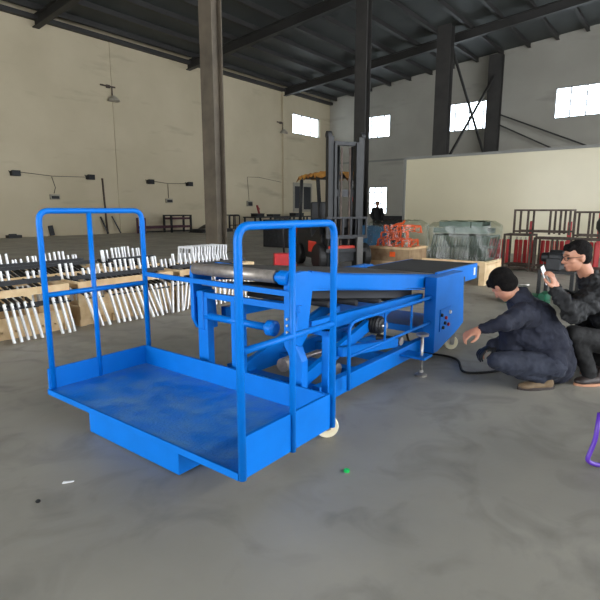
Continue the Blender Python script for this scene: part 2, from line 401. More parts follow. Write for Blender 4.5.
MB().lathe((1.55, .5, .17), (0, 1, 0), [(0, .02), (0, .05), (.04, .055), (.12, .055), (.16, .04)], 16).build('bearing_block', ROLLER, CV)
dm = MB().lathe((2.02, .38, .44), (0, 1, 0), [(0, .05), (.01, .062)]+[(.02+.012*k, .075 if k % 2 else .062) for k in range(16)]+[(.24, .06)], 20).build('drive_drum', DARKM, CV)
MB().lathe((2.02, .355, .44), (0, 1, 0), [(0, .01), (0, .028), (.025, .03)], 16).build('drum_cap', STEEL, dm)
lc = MB().lathe((2.25, .36, .27), (0, 1, 0), [(0, .03), (0, .045), (.03, .045), (.035, .03), (.2, .03)], 18).build('lower_roller', DARKM, CV)
MB().lathe((2.25, .33, .27), (0, 1, 0), [(0, .012), (0, .035), (.03, .035)], 16).build('roller_cap', STEEL, lc)
MB().bar((1.5, .45, .33), (2.2, .36, .27), .05, .07).build('swing_arm', BLUE, CV)
# thin side guard low on the near side
g = MB().sweep(bend([(1.3, .25, .14), (1.3, .25, .60), (1.42, .25, .615), (2.62, .25, .60)], .06), .013, 10).build('side_guard', BLUE, CV)
MB().cyl((1.3, .25, .375), (2.62, .25, .375), .011, 10).build('guard_bar', BLUE, g)
for u in (1.8, 2.25): MB().cyl((u, .25, .375), (u, .25, .61), .009, 8).build('guard_stay', BLUE, g)
# tail housing with controls, inner extension
for v0, v1 in ((.2, .31), (VF+.01, VF+.12)):
    MB().prism([(2.62, .775), (3.27, .775), (3.33, .26), (3.15, .2), (2.70, .10), (2.62, .10)], 'y', v0, v1).build('tail_housing', BLUE, CV, .006)
m = MB()
for v0, v1 in ((.31, .34), (1.06, 1.09)): m.box(2.9, 3.98, v0, v1, .62, .785)
m.box(3.94, 3.98, .34, 1.06, .62, .775)
ex = m.build('extension_frame', BLUE, CV, .004)
MB().box(3.86, 3.9, .302, .31, .665, .745).build('white_sticker', WHITE, ex)
MB().box(2.905, 3.94, .345, 1.055, .765, .786).build('extension_belt', BELT2, CV)
MB().box(2.7, 3.3, .31, VF+.01, .24, .30).build('tail_crossbeam', BLUE, CV)
for u, z, mm, nm in ((2.84, .39, RED, 'red_button'), (2.90, .32, RED, 'red_button'), (2.78, .31, BLACKM, 'black_button'), (2.82, .345, BLACKM, 'black_button'), (2.93, .43, WHITE, 'indicator'), (2.74, .43, BLACKM, 'black_button')):
    MB().lathe((u, .175, z), (0, 1, 0), [(0, .012), (.004, .016), (.026, .016)], 12).build(nm, mm, CV)
MB().box(2.72, 2.98, .192, .2, .28, .48).build('control_panel', BLUE, CV)
MB().box(3.34, 3.42, .24, .3, .62, .70).build('limit_switch', BLACKM, CV)
# levelling jack
j = MB().cyl((2.28, .16, .0), (2.28, .16, .35), .012, 12).build('levelling_jack', STEEL, CV)
MB().lathe((2.28, .16, .0), (0, 0, 1), [(0, .05), (.012, .05), (.03, .02), (.05, .018)], 20).build('jack_foot', STEEL, j)
MB().lathe((2.28, .16, .33), (0, 0, 1), [(0, .02), (.01, .05), (.026, .052), (.034, .03)], 20).build('jack_handwheel', STEEL, j)
MB().box(2.2, 2.36, .10, .34, .155, .175).build('jack_bracket', BLUE, CV, .003)

cb = bend([Mw(2.85, .6, .26), Mw(2.82, .5, .02), Mw(2.95, .1, .012), (1.35, 3.98, .012), (1.62, 4.02, .012), (1.9, 4.2, .012)], .25, 8)
tag(MB().sweep(cb, .011, 8).build('power_cable', RUBBER), 'black power cable curling from the conveyor tail along the floor', 'cable')

# ------------------------------------------------------------------ pallets of folded leg stands
def crate(name, u, v, lu, lv, h, label, m=WOOD, solid=False):
    r = thing(name, label, 'crate', Mw(u, v)); 
    for yy in (0, lv-.02):
        MB().box(0, lu, yy, yy+.02, h-.08, h).build('side_board', m, r)
        MB().box(0, lu, yy, yy+.02, .10, .24).build('side_board', m, r)
    for xx in (0, lu-.02):
        MB().box(xx, xx+.02, .02, lv-.02, h-.08, h).build('end_board', m, r); MB().box(xx, xx+.02, .02, lv-.02, .1, .24).build('end_board', m, r)
    k = max(2, int(lu/.4)+1)
    for i in range(k):
        x = i*(lu-.08)/(k-1)
        MB().box(x, x+.08, .02, .045, .0, h-.01).build('crate_post', m, r); MB().box(x, x+.08, lv-.045, lv-.02, .0, h-.01).build('crate_post', m, r)
    d = MB()
    for i in range(3): d.box(0, lu, .05+i*(lv-.2)/2, .15+i*(lv-.2)/2, 0, .08)
    for i in range(int(lu/.14)): d.box(i*.14, i*.14+.11, 0, lv, .081, .1)
    d.build('crate_base', m, r)
    if solid: MB().box(.02, lu-.02, .021, .03, .24, .34).build('side_panel', m, r)
    return r
crate('wooden_crate', -.35, 4.05, 1.72, .8, .53, 'leftmost wooden crate beside the platform, piled with folded leg stands', solid=False)
crate('wooden_crate', 1.48, 4.05, 1.35, .8, .53, 'wooden crate of leg stands second from left, behind the left guard rail', solid=True)
crate('wooden_crate', 2.95, 4.05, 1.5, .8, .53, 'wooden crate of leg stands nearest the conveyor roller')
crate('wooden_crate', .9, 5.35, 1.7, .8, .49, 'wooden crate in the rear row at the left')
crate('wooden_crate', 2.75, 5.35, .85, .8, .49, 'wooden crate in the rear row nearest the brown-grey column', solid=True)
ORD = ['first', 'second', 'third', 'fourth', 'fifth', 'sixth', 'seventh', 'eighth', 'ninth', 'tenth', 'eleventh', 'twelfth', 'thirteenth', 'fourteenth', 'fifteenth', 'sixteenth', 'seventeenth', 'eighteenth', 'nineteenth', 'twentieth']
ORD += ['twenty-'+o for o in ORD[:9]]+['thirtieth']+['thirty-'+o for o in ORD[:9]]
def stand_proto(lean, group, h=.5, out=.09, tip=.19):
    r = thing('folding_leg_stand', group, 'leg stand', (0, 0, 0), group=group)
    def leg(a, b, n='leg'): return MB().bar(a, b, .034, .02, (1, 0, 0)).build(n, SILVER, r)
    leg((0, -.06, h-.09), (lean*.25, -.06-out, .012)); leg((.0, .5, h+tip), (.02, .44, h-.25))
    MB().bar((0, -.05, h-.11), (0, .62, h+.05), .02, .03).build('crossbar', BLACKM, r)
    MB().bar((0, -.085, h-.15), (.055, -.085, h-.15), .012, .02).build('hinge_bar', DARKM, r)
    return r
def row(us, v, lean, where, group, h=.5, out=.09, tip=.19):
    p = None
    for i, u in enumerate(us):
        if i == 0 or (i % 3 == 0):      # a few differently leaning patterns
            p = stand_proto(lean+random.uniform(-.12, .12), group, h, out+random.uniform(-.03, .05), tip+random.uniform(-.06, .03)); o = p
        else: o = dup(p, (0, 0, 0))
        o.location = Mw(u, v+random.uniform(-.02, .02)); o.rotation_euler = (0, 0, ROT+random.uniform(-.03, .03))
        o['label'] = 'silver folding leg stand, %s from the left of those %s' % (ORD[i], where)
def cl(*a):
    out = []
    for u0, n, st in a: out += [u0+st*i for i in range(n)]
    return out
row(cl((-.28, 5, .066), (.30, 2, .09), (.62, 5, .068), (1.12, 3, .07)), 4.0, .1, 'hung over the leftmost crate', 'silver leg stands hung over the leftmost crate')
row(cl((1.50, 3, .075), (1.80, 12, .072)), 4.0, .25, 'hung over the second crate', 'silver leg stands hung over the second crate')
row(cl((2.74, 7, .075), (3.32, 13, .078)), 4.0, -.5, 'beside the conveyor head', 'silver leg stands by the conveyor head', .5, .1)
row(cl((.9, 24, .066)), 5.3, .1, 'on the left rear crate', 'silver leg stands on the left rear crate', .52, .12, .22)
row(cl((2.8, 12, .063)), 5.3, .1, 'on the right rear crate', 'silver leg stands on the right rear crate', .52, .12, .22)
for (u, v, L, z, lb) in ((-.38, 3.985, 1.7, .33, 'outer face of the leftmost crate'), (-.38, 4.16, 1.72, .56, 'front edge of the leftmost crate'), (-.3, 4.34, 1.6, .54, 'middle of the leftmost crate'), (1.5, 4.2, 1.3, .535, 'front half of the second crate'), (2.95, 4.2, 1.45, .535, 'crate nearest the conveyor roller'),
                      (.9, 5.46, 1.65, .575, 'left rear crate'), (1.0, 5.75, 1.5, .59, 'left rear crate, the back one'), (2.76, 5.46, .8, .575, 'right rear crate')):
    tag(MB().box(0, L, 0, .06, 0, .015).box(0, L, 0, .01, .015, .045).box(0, L, .05, .06, .015, .045).build('channel_bar', DARKM, loc=Mw(u, v, z), rot=ROT), 'long dark channel bar lying along the '+lb, 'bar')
# upright U frames
def uframe():
    r = thing('u_shaped_stand', '', 'leg stand', (0, 0, 0), group='upright U frames behind the roller')
    for y in (0, .34): MB().bar((0, y, .0), (.06, y, .74), .03, .022, (1, 0, 0)).build('leg', SILVER, r)
    MB().bar((.06, -.01, .74), (.06, .35, .74), .022, .03).build('crossbar', SILVER, r)
    return r
p = uframe()
for i in range(13):
    loc = Mw(3.86+i*.062, 4.92+random.uniform(-.015, .015))
    o = p if i == 0 else dup(p, loc, ROT+random.uniform(-.03, .03))
    o.location = loc; o['label'] = 'white silver U frame standing upright behind the roller, %s from the left' % ORD[i]

# ------------------------------------------------------------------ things on and along the left wall
def wthing(name, label, cat, u, z=0, v=V1, group=None): return thing(name, label, cat, W(u, v, z), group=group)
def flood(u, z, label):
    r = wthing('floodlight', label, 'lamp', u, z)
    MB().prism([(-.0, .2), (-.28, .26), (-.28, -.02), (0, .0)], 'x', -.2, .2).build('housing', BLACKM, r, .01)
    MB().box(-.16, .16, -.295, -.281, .02, .21).build('lens', DARKM, r)
    MB().bar((-.23, -.14, .1), (-.23, 0, .24), .03, .03).bar((.23, -.14, .1), (.23, 0, .24), .03, .03).build('bracket', BLACKM, r)
flood(11.32, 3.0, 'black floodlight high at the far left of the stained wall')
flood(15.22, 3.0, 'black floodlight on the wall above the leaning pole')
flood(19.11, 2.92, 'black floodlight on the wall just right of the thin wall joint')
flood(22.14, 2.9, 'black floodlight on the wall beside the brown-grey column')
def wire(pts, label):
    tag(MB().sweep([W(a, V1-.02, b) for a, b in pts], .016, 6).build('wall_cable', BLACKM), label, 'cable')
wire([(11.5, 3.2), (13.2, 3.08), (15.0, 3.12)], 'black cable strung between the two leftmost wall floodlights')
wire([(13.15, 3.05), (13.3, 2.5), (13.2, 2.2)], 'cable dropping to the leftmost wall switch box')
wire([(19.3, 3.1), (20.5, 3.0), (22.0, 3.05)], 'thin cable between the two wall floodlights left of the column')
wire([(20.5, 2.98), (20.5, 2.1)], 'cable dropping to the switch box left of the column')
wire([(27.9, 2.0), (27.75, 3.76), (29, 3.8), (31.7, 3.55)], 'cable running up and along the wall right of the column')
def sbox(u, z, label, w=.5, h=.26):
    r = wthing('switch_box', label, 'switch box', u, z)
    MB().box(-w/2, w/2, -.14, 0, -h/2, h/2).build('box_body', GREYB, r, .01)
    MB().box(-w/2+.05, w/2-.05, -.155, -.141, -h/2+.04, h/2-.08).build('cover', DARKM, r)
sbox(13.2, 2.02, 'grey switch box on the wall below the leftmost cable')
sbox(20.5, 1.93, 'grey switch box on the wall left of the column')
sbox(27.9, 1.82, 'dark switch box on the wall right of the column', .55, .4)
def wlamp(u, z, label):
    r = wthing('wall_lamp', label, 'lamp', u, z)
    MB().bar((-.5, -.12, .5), (.4, -.12, .5), .07, .07).bar((.2, -.12, .5), (.2, -.12, 0), .05, .05).box(-.1, .1, -.12, 0, .42, .58).build('lamp_arm', RUST, r)
    MB().lathe((.2, -.22, -.28), (0, 0, 1), [(0, .32), (.05, .34), (.2, .2), (.3, .08)], 16).build('lamp_shade', GREYB, r)
wlamp(16.7, 7.6, 'lamp on an arm high on the wall at the thin joint')
wlamp(31.6, 7.6, 'lamp on an arm high on the wall at the pilaster by the window')
def lean(name, u, h, label, wdt=.14, tilt=.35, sl=.25, mm=DARKM):
    tag(MB().bar((0, -tilt, wdt*.2), (-sl, -wdt*.6, h), wdt, wdt*.5).build(name, mm, loc=W(u, V1, 0), rot=ROT), label, 'plank')
lean('steel_bar', 15.95, .98, 'dark bar leaning on the wall, just left of the tall thin pole')
lean('steel_bar', 16.75, 1.0, 'dark bar leaning on the wall, just right of the tall thin pole', sl=.35)
lean('steel_bar', 12.85, .55, 'short dark block leaning on the wall left of the guard rail', .22, .2, .05)
lean('steel_bar', 15.0, .3, 'very short dark stub at the wall foot between the leaning bars and rail', .12, .15, .02)
tag(MB().bar((0, -.12, .0), (-.06, -.04, 3.1), .07, .07).build('tall_pole', RUST, loc=W(16.05, V1, 0), rot=ROT), 'tall thin rusty pole leaning against the left wall', 'pole')
tag(MB().box(-.3, .3, -.4, 0, 0, .14).box(-.2, .1, -.3, -.1, .14, .2).build('dark_lump', BLACKM, loc=W(10.9, V1-.1, 0), rot=ROT), 'low black bundle on floor at the far left of the wall', 'bundle')
r = thing('steel_bench_frame', 'maroon and blue steel bench frame in front of the left wall', 'frame', W(17.5, V1-1.6))
DP = mat('dark_maroon_steel', (70, 36, 48), .6, var=.2)
for x in (0, 1.9, 3.4):
    for y in (0, .7): MB().box(x, x+.1, y, y+.1, 0, .98 if x else .9).build('leg', BLACKM if x else DP, r)
for y in (0, .7):
    MB().box(.1, 3.4, y+.02, y+.08, .28, .42).build('side_rail', DP, r); MB().box(1.9, 3.5, y, y+.1, .981, 1.06).build('top_rail', BLACKM, r)
MB().box(2.0, 3.4, .1, .7, .78, .9).build('shelf', DP, r); MB().box(.1, 3.4, 0, .1, .06, .14).build('bottom_rail', BLACKM, r)
r = thing('steel_sheet_pile', 'flat stack of dark sheets on floor left of the column', 'sheets', W(20.2, V1-3.4))
for i in range(4): MB().box(.1*i, 2.6+.05*i, .05*i, 1.2, i*.05, i*.05+.045).build('sheet', DARKM, r)
r = thing('cover_heap', 'heap of black cloth lying by the wall left of the column', 'heap', W(22.6, V1-1.3))
m = MB().lathe((0, 0, 0), (0, 0, 1), [(0, .75), (.12, .7), (.25, .5), (.38, .3), (.45, .12)], 14); m.build('cloth', BLACKM, r, smooth=True)
r = thing('tube_frame', 'small black tube frame against the wall just right of the column', 'frame', W(24.9, V1-1.0))
for x in (0, .5, .95): MB().sweep(bend([(x, 0, 0), (x, 0, 1.0), (x, .6, 1.0), (x, .6, 0)], .12), .04, 8).build('hoop', BLACKM, r)
MB().bar((0, 0, .95), (.95, 0, .95), .06, .06).bar((0, 0, .3), (.95, 0, .3), .06, .06).build('rail', BLACKM, r)
tag(MB().bar((0, 0, .04), (-.45, .12, 1.7), .14, .1).bar((-.45, .12, 1.6), (-.2, .12, 1.4), .1, .08).build('red_lever', mat('dull_red', (130, 40, 40), .6, var=.1), loc=W(28.4, V1-.9, 0), rot=ROT), 'dull red bar leaning on the wall above the right guard rail', 'bar')
# long dark workbench row at the wall
def bench(u, L, label):
    r = thing('steel_workbench', label, 'workbench', W(u, V1-2.2))
    for x in (0, L/2-.05, L-.1):
        for y in (0, 1.0): MB().box(x, x+.1, y, y+.1, 0, .8).build('leg', DARKM, r)
    MB().box(-.05, L+.05, -.05, 1.15, .8, .88).build('bench_top', DARKM, r); MB().box(0, L, .1, 1.0, .3, .36).build('lower_shelf', DARKM, r)
    return r
bench(26.2, 3.4, 'dark steel workbench by the left wall, nearer of two')
bench(30.1, 3.6, 'dark steel workbench by the left wall, nearer the hall corner')
def toolbox(u, v, z, w, d, h, label, m):
    r = thing('steel_box', label, 'box', W(u, v, z)); MB().box(0, w, 0, d, 0, h).build('box_body', m, r, .02); MB().box(-.01, w+.01, -.01, d+.01, h, h+.03).build('lid', m, r)
toolbox(26.6, V1-2.0, .88, .8, .6, .2, 'low dark box on the nearer wall workbench, left end', BLACKM)
toolbox(28.3, V1-2.0, .88, .9, .6, .14, 'low dark box on the nearer wall workbench, right end', BLACKM)
toolbox(31.0, V1-2.0, .88, 1.1, .6, .22, 'dark box on the workbench nearer the hall corner', DARKM)
r = wthing('notice_panel', 'grey framed panel with white sheet on the wall behind the forklift', 'notice board', 34.5, 2.4)
MB().box(-1.3, 1.3, -.05, 0, -1.2, 1.2).build('board', GREYB, r); MB().box(-1.1, -.1, -.07, -.051, -.9, .9).box(.1, 1.1, -.07, -.051, -1.0, .9).build('sheets', DARKM, r)

# ------------------------------------------------------------------ forklift
FK = thing('forklift', 'dark forklift with tall mast and torn yellow cover on its cab roof', 'forklift', (1.0, 11.4, 0), math.radians(-71))
# local x = forward, y = left
def rail(y, x, z1, w=.12): return MB().box(x-.07, x+.07, y-w/2, y+w/2, .08, z1).box(x-.085, x+.085, y-w/2-.012, y-w/2+.01, .08, z1)
m0 = rail(.36, 0, 2.92).build('mast_rail', BLACKM, FK); rail(-.36, 0, 2.92).build('mast_rail', BLACKM, FK)
rail(.26, .03, 2.8, .05).build('inner_mast_rail', BLACKM, FK); rail(-.26, .03, 2.8, .05).build('inner_mast_rail', BLACKM, FK)
MB().box(-.06, .06, -.42, .42, 2.74, 2.82).build('mast_crossbar', DARKM, FK)
MB().box(-.06, .02, -.3, .3, 1.64, 1.8).build('mast_crossbar', DARKM, FK)
MB().box(-.06, .06, -.45, .45, .2, .42).build('mast_crossbar', DARKM, FK)
for y in (.4, -.4): MB().lathe((-.0, y-.05, 2.95), (0, 1, 0), [(0, .03), (0, .08), (.1, .08)], 14).build('chain_wheel', DARKM, FK)
MB().cyl((0, .16, .3), (0, .16, 2.72), .03).build('lift_cylinder', BLACKM, FK); MB().cyl((0, -.16, .3), (0, -.16, 2.72), .03).build('lift_cylinder', BLACKM, FK)
for y in (.1, -.1): MB().box(.02, .04, y-.02, y+.02, .5, 2.7).build('lift_chain', RUST, FK)
m = MB().box(.13, .17, -.5, .5, .42, .5).box(.13, .17, -.5, .5, .72, .8)
for k in range(6): m.box(.13, .17, -.5+.19*k, -.46+.19*k, .8, 1.18)
m.box(.13, .17, -.5, .5, 1.16, 1.2).build('load_backrest', DARKM, FK)
for y in (.3, -.3): MB().box(.17, .22, y-.07, y+.07, .05, .75).prism([(.17, .03), (1.1, .045), (1.1, .06), (.17, .08)], 'y', y-.07, y+.07).build('fork', mat('fork_grey', (92, 90, 88), .6, var=.1) if y > 0 else bpy.data.materials['fork_grey'], FK)
MB().prism([(-.25, .25), (-.25, .75), (-.5, .95), (-.75, .8), (-.9, .72), (-1.0, 1.05), (-1.95, 1.0), (-2.05, .6), (-2.0, .25), (-1.7, .2), (-.6, .2)], 'y', -.46, .46).build('chassis', BLACKM, FK, .03)
MB().box(-2.12, -1.6, -.44, .44, .3, .95).build('counterweight', FORKR, FK, .05)
MB().box(-1.1, -.55, -.475, .475, .35, .62).build('side_cover', FORKR, FK, .02)
MB().box(-.08, .1, -.42, .42, .43, .56).build('front_cover', FORKR, FK, .02)
MB().box(-1.5, -1.05, -.25, .25, 1.05, 1.14).box(-1.55, -1.45, -.25, .25, 1.1, 1.55).build('driver_seat', BLACKM, FK, .03)
MB().cyl((-.55, 0, .9), (-.75, 0, 1.25), .02).lathe((-.75, 0, 1.25), (-.4, 0, .9), [(0, .15), (.02, .17), (.03, .15)], 20).build('steering_wheel', BLACKM, FK)
for x, R, y0 in ((-.15, .3, .46), (-1.65, .26, .4)):
    for s in (1, -1):
        wv = MB().lathe((x, s*y0, R), (0, s, 0), [(0, R*.55), (0, R-.03), (.03, R), (.15, R), (.18, R-.03), (.18, R*.55)], 26).build('tyre', RUBBER, FK)
        MB().lathe((x, s*(y0+.0), R), (0, s, 0), [(0, R*.56), (.13, R*.54), (.14, .06), (.17, .05)], 20).build('wheel_rim', GREYB, wv)
for s in (1, -1):
    MB().bar((-.35, s*.42, .8), (-.6, s*.42, 2.12), .06, .07).build('guard_post', BLACKM, FK); MB().bar((-1.85, s*.42, 1.0), (-1.72, s*.42, 2.12), .06, .07).build('guard_post', BLACKM, FK)
m = MB().box(-1.78, -.55, .39, .45, 2.1, 2.17).box(-1.78, -.55, -.45, -.39, 2.1, 2.17)
for k in range(7): m.box(-1.78+.195*k, -1.72+.195*k, -.39, .39, 2.11, 2.16)
m.build('overhead_guard', BLACKM, FK)
# torn cover: wavy sheet with drooping edge
m = MB(); nx, ny = 16, 10; vs = {}
for i in range(nx+1):
    for jj in range(ny+1):
        x = -1.85+1.5*i/nx; y = -.52+1.04*jj/ny
        z = 2.21+.02*math.sin(i*1.7+jj)+.015*math.cos(jj*2.1)
        if jj in (0, ny): z -= .10+.05*math.sin(i*2.3)
        if i == nx: z -= .1+.05*math.sin(jj*1.9)
        if i == 0: z -= .08
        vs[i, jj] = m.bm.verts.new((x, y, z))
for i in range(nx):
    for jj in range(ny): m.bm.faces.new([vs[i, jj], vs[i+1, jj], vs[i+1, jj+1], vs[i, jj+1]])
o = m.build('roof_cover', YELLOWC, FK); s_ = o.modifiers.new('s', 'SOLIDIFY'); s_.thickness = .012; o['label'] = 'torn yellow brown cover'
MB().lathe((-.45, .38, 1.95), (1, 0, -.1), [(0, .03), (.02, .07), (.08, .08), (.085, .05)], 16).build('work_light', WHITE, FK)
MB().lathe((-.5, .42, 1.55), (0, 0, 1), [(0, .05), (.12, .05), (.15, .03)], 12).build('indicator_lamp', RED, FK)
MB().box(-.2, .0, -.3, .3, .95, 1.2).build('dashboard', BLACKM, FK, .02)

# low cart / red truck body left of the forklift, behind the guard rail
r = thing('pallet_truck', 'red pallet truck standing left of the forklift', 'pallet truck', (-.35, 11.6, 0), math.radians(-80))
for y in (.2, -.2): MB().prism([(0, .05), (1.1, .04), (1.1, .08), (0, .1)], 'y', y-.07, y+.07).build('fork', RED, r)
MB().box(-.25, .02, -.24, .24, .06, .36).build('pump_body', RED, r, .02)
MB().sweep(bend([(-.15, 0, .36), (-.35, 0, 1.1), (-.37, .16, 1.16), (-.37, -.16, 1.16)], .03), .02, 8).build('handle', BLACKM, r)
for y in (.06, -.06): MB().lathe((-.15, y-.025, .08), (0, 1, 0), [(0, .08), (.05, .08)], 16).build('wheel', RUBBER, r)

# ------------------------------------------------------------------ orange parts and green parts on pallets
def pallet(parent, lu, lv, h=.14, m=WOOD):
    d = MB()
    for i in range(3): d.box(0, lu, i*(lv-.1)/2, i*(lv-.1)/2+.1, 0, h-.04)
    k = int(lu/.16)
    for i in range(k+1): d.box(i*(lu-.1)/k, i*(lu-.1)/k+.1, 0, lv, h-.04, h-.015)
    d.box(0, lu, 0, .02, h-.015, h+.03); return d.build('pallet_deck', m, parent)
r = thing('wooden_crate', 'pale wooden crate holding the orange wrapped parts', 'crate', W(10.9, 5.2), ROT)
MB().box(0, 1.0, 0, 1.1, .1, .42).build('crate_body', WOODD, r); MB().box(-.02, 1.02, -.02, 1.12, .42, .47).box(-.02, 1.02, -.02, 1.12, .08, .13).build('crate_rim', WOOD, r)
for x in (0, .45, .9): MB().box(x, x+.1, 0, 1.1, 0, .08).build('skid', WOOD, r)
MB().box(-.022, -.018, .35, .5, .24, .36).build('red_stamp', ORANGE, r)
op = None
def opart():
    r = thing('orange_bracket', 'orange steel bracket in the wrapped pile on the pale crate', 'bracket', (0, 0, 0), group='orange brackets on the pale crate')
    MB().sweep(bend([(0, 0, 0), (0, 0, .16), (.5, 0, .16), (.5, 0, 0)], .05), .022, 8).build('hoop', ORANGE, r)
    MB().box(-.04, .1, -.03, .03, -.0, .02).box(.4, .54, -.03, .03, 0, .02).build('foot', ORANGE, r); MB().bar((.02, 0, .02), (.46, 0, .14), .03, .02).build('stay', ORANGE, r)
    return r
op = opart(); k = 0
for zi in range(3):
    for jj in range(6-zi):
        loc = W(11.08+.02*zi, 5.3+.17*jj+.08*zi, .475+zi*.17); rot = (random.uniform(-.15, .15), random.uniform(-.05, .05), ROT+random.uniform(-.5, .5))
        o = op if k == 0 else dup(op, loc, rot=rot)
        o.location = loc; o['label'] = 'orange bracket in the wrapped pile, %s layer, %s from the right' % (('bottom', 'middle', 'top')[zi], ORD[jj])
        k += 1
tag(MB().sweep(bend([(0, 0, 0), (.05, -.1, .08), (.1, -.25, .1), (.12, -.28, .17)], .05), .025, 8).build('orange_hook', ORANGE, loc=W(11.25, 5.85, .93), rot=ROT), 'bent orange arm sticking up on top of the orange pile', 'hook')
def wrap(x0, x1, y0, y1, z0, z1, label, loc):
    m = MB(); n = 10; top = {}
    for i in range(n+1):
        for jj in range(n+1):
            x = x0+(x1-x0)*i/n; y = y0+(y1-y0)*jj/n
            e = min(i, n-i, jj, n-jj)
            top[i, jj] = m.bm.verts.new((x+random.uniform(-.01, .01), y+random.uniform(-.01, .01), z1-(.08 if e == 0 else 0)+random.uniform(-.025, .025)))
    for i in range(n):
        for jj in range(n): m.bm.faces.new([top[i, jj], top[i+1, jj], top[i+1, jj+1], top[i, jj+1]])
    ring = [top[i, 0] for i in range(n+1)]+[top[n, j] for j in range(1, n+1)]+[top[i, n] for i in range(n-1, -1, -1)]+[top[0, j] for j in range(n-1, 0, -1)]
    prev = ring
    for k in range(1, 4):
        cur = [m.bm.verts.new((v.co.x+random.uniform(-.02, .02), v.co.y+random.uniform(-.02, .02), v.co.z+(z0-v.co.z)*k/3)) for v in ring]
        for a in range(len(ring)): m.bm.faces.new([prev[a], prev[(a+1) % len(ring)], cur[(a+1) % len(ring)], cur[a]])
        prev = cur
    tag(m.build('plastic_wrap', FILM, loc=loc, rot=ROT), label, 'plastic wrap')
wrap(-.03, 1.03, -.03, 1.13, .49, 1.1, 'clear plastic film over the orange brackets', W(10.9, 5.2))

r = thing('pallet', 'wooden pallet under the wrapped grey green frames', 'pallet', W(9.1, 2.85)); pallet(r, .95, 1.2, .40)
for y in (0, .55, 1.1): MB().box(-.02, 0, y, y+.1, 0, .36).build('pallet_block', WOOD, r)
MB().box(-.04, 0, 0, 1.2, .362, .44).build('front_board', WOOD, r)
def gframe():  # one grey green conveyor frame, repeated through the wrapped stack
    r = thing('conveyor_frame', 'grey green steel conveyor frame', 'trestle', (0, 0, 0), group='grey green frames on the pallet')
    MB().sweep(bend([(0, 0, 0), (0, 0, .46), (.55, 0, .46), (.55, 0, 0)], .04), .016, 8).build('hoop', GREENG, r)
    MB().bar((0, 0, .02), (.55, 0, .02), .03, .03).build('bottom_bar', GREENG, r); MB().bar((0, 0, .24), (.55, 0, .24), .02, .02).build('mid_bar', GREENG, r)
    return r
gp = gframe()
for i in range(22):
    loc = W(9.2+random.uniform(-.01, .01), 2.92+i*.05, .43)
    o = gp if i == 0 else dup(gp, loc)
    o.location = loc; o.rotation_euler = (.2, 0, ROT); o['label'] = 'grey green steel conveyor frame on edge in the wrapped stack, %s from the right' % ORD[i]
def gplate():
    r = thing('steel_bracket', 'grey green flat bracket lying on top of the wrapped frames', 'bracket', (0, 0, 0), group='grey green brackets on top of the frames')
    MB().box(0, .5, 0, .2, 0, .03).build('plate', GREENG, r); MB().box(.0, .04, 0, .2, .03, .1).box(.46, .5, 0, .2, .03, .1).build('flange', GREENG, r); return r
q = gplate()
for i in range(9):
    loc = W(9.22+.02*(i % 3), 2.9+(i % 5)*.205+.1*(i//5), .92+.11*(i//5))
    o = q if i == 0 else dup(q, loc, ROT+random.uniform(-.04, .04))
    o.location = loc; o['label'] = 'grey green bracket on top of the wrapped frames, %s layer, %s from the right' % (('lower', 'upper')[i//5], ORD[i % 5])
wrap(0, .78, .0, 1.2, .0, .72, 'clear wrinkled plastic film over the grey green frames', W(9.13, 2.82, .42))

# ------------------------------------------------------------------ racks and red rollers
def rack(u, v, L, D, H, z, label, posts, shelf):
    r = thing('steel_rack', label, 'rack', W(u, v, z))
    for y in posts:
        for x in (0, D): MB().box(x-.02, x+.02, y-.02, y+.02, 0, H).build('rack_post', RUST, r)
    for x in (0, D):
        MB().box(x-.02, x+.02, 0, L, H, H+.04).build('long_rail', RUST, r); MB().box(x-.02, x+.02, 0, L, .04, .08).build('long_rail', RUST, r)
    for y in posts: MB().box(0, D, y-.02, y+.02, H, H+.04).build('cross_rail', RUST, r)
    if shelf: MB().box(.02, D-.02, 0.02, L-.02, shelf, shelf+.02).build('shelf', RUST, r)
    return r
# v falls towards the right of the photograph
rack(11.9, 2.76, .6, .5, .78, 0, 'lower rusty rack at the left end, next to the wrapped pile', (.02, .58), .12)
rack(11.9, 1.96, .76, .5, .72, 0, 'lower rusty rack in the middle of the row', (.02, .38, .74), .12)
rack(11.9, .6, 1.32, .5, .72, 0, 'lower rusty rack behind the man with the phone', (.02, .6, 1.3), .12)
rack(11.9, 2.02, 1.15, .5, .50, .825, 'upper rusty frame stacked on the lower racks, left one', (.02, .2, .4, .85, 1.13), 0)
rack(11.9, .7, 1.27, .5, .52, .765, 'upper rusty frame stacked on the lower racks, right one', (.02, .5, .78, .98, 1.25), 0)
MB_ = None
def redroller():
    r = thing('red_roller', 'red roller tube standing upright behind the lower racks', 'roller', (0, 0, 0), group='red roller tubes behind the racks')
    MB().lathe((0, 0, .05), (0, 0, 1), [(0, .03), (.01, .043), (.6, .043), (.61, .03)], 14).build('tube', RED, r)
    MB().cyl((0, 0, 0), (0, 0, .72), .014, 8).build('shaft', STEEL, r); return r
rr = redroller(); k = 0
for i in range(34):
    v = 3.85-i*.098
    if i in (5, 11, 18, 24): continue
    loc = W(12.62+random.uniform(-.04, .04), v, 0)
    o = rr if k == 0 else dup(rr, loc, ROT)
    o.location = loc; o['label'] = 'red roller tube standing behind the lower racks, %s from the left' % ORD[k]
    k += 1
def redbar(u, v, z, h, label, lean_=.0):
    tag(MB().prism([(-.035, 0), (.035, 0), (.035+lean_, h), (-.02+lean_, h-.03)], 'y', -.04, .04).build('red_bar', RED, loc=W(u, v, z), rot=ROT), label, 'bar')
redbar(12.47, 2.92, .0, 1.1, 'red bar propped upright at the left upper rack')
redbar(12.47, 2.13, .0, 1.1, 'red bar propped upright between the two upper racks')
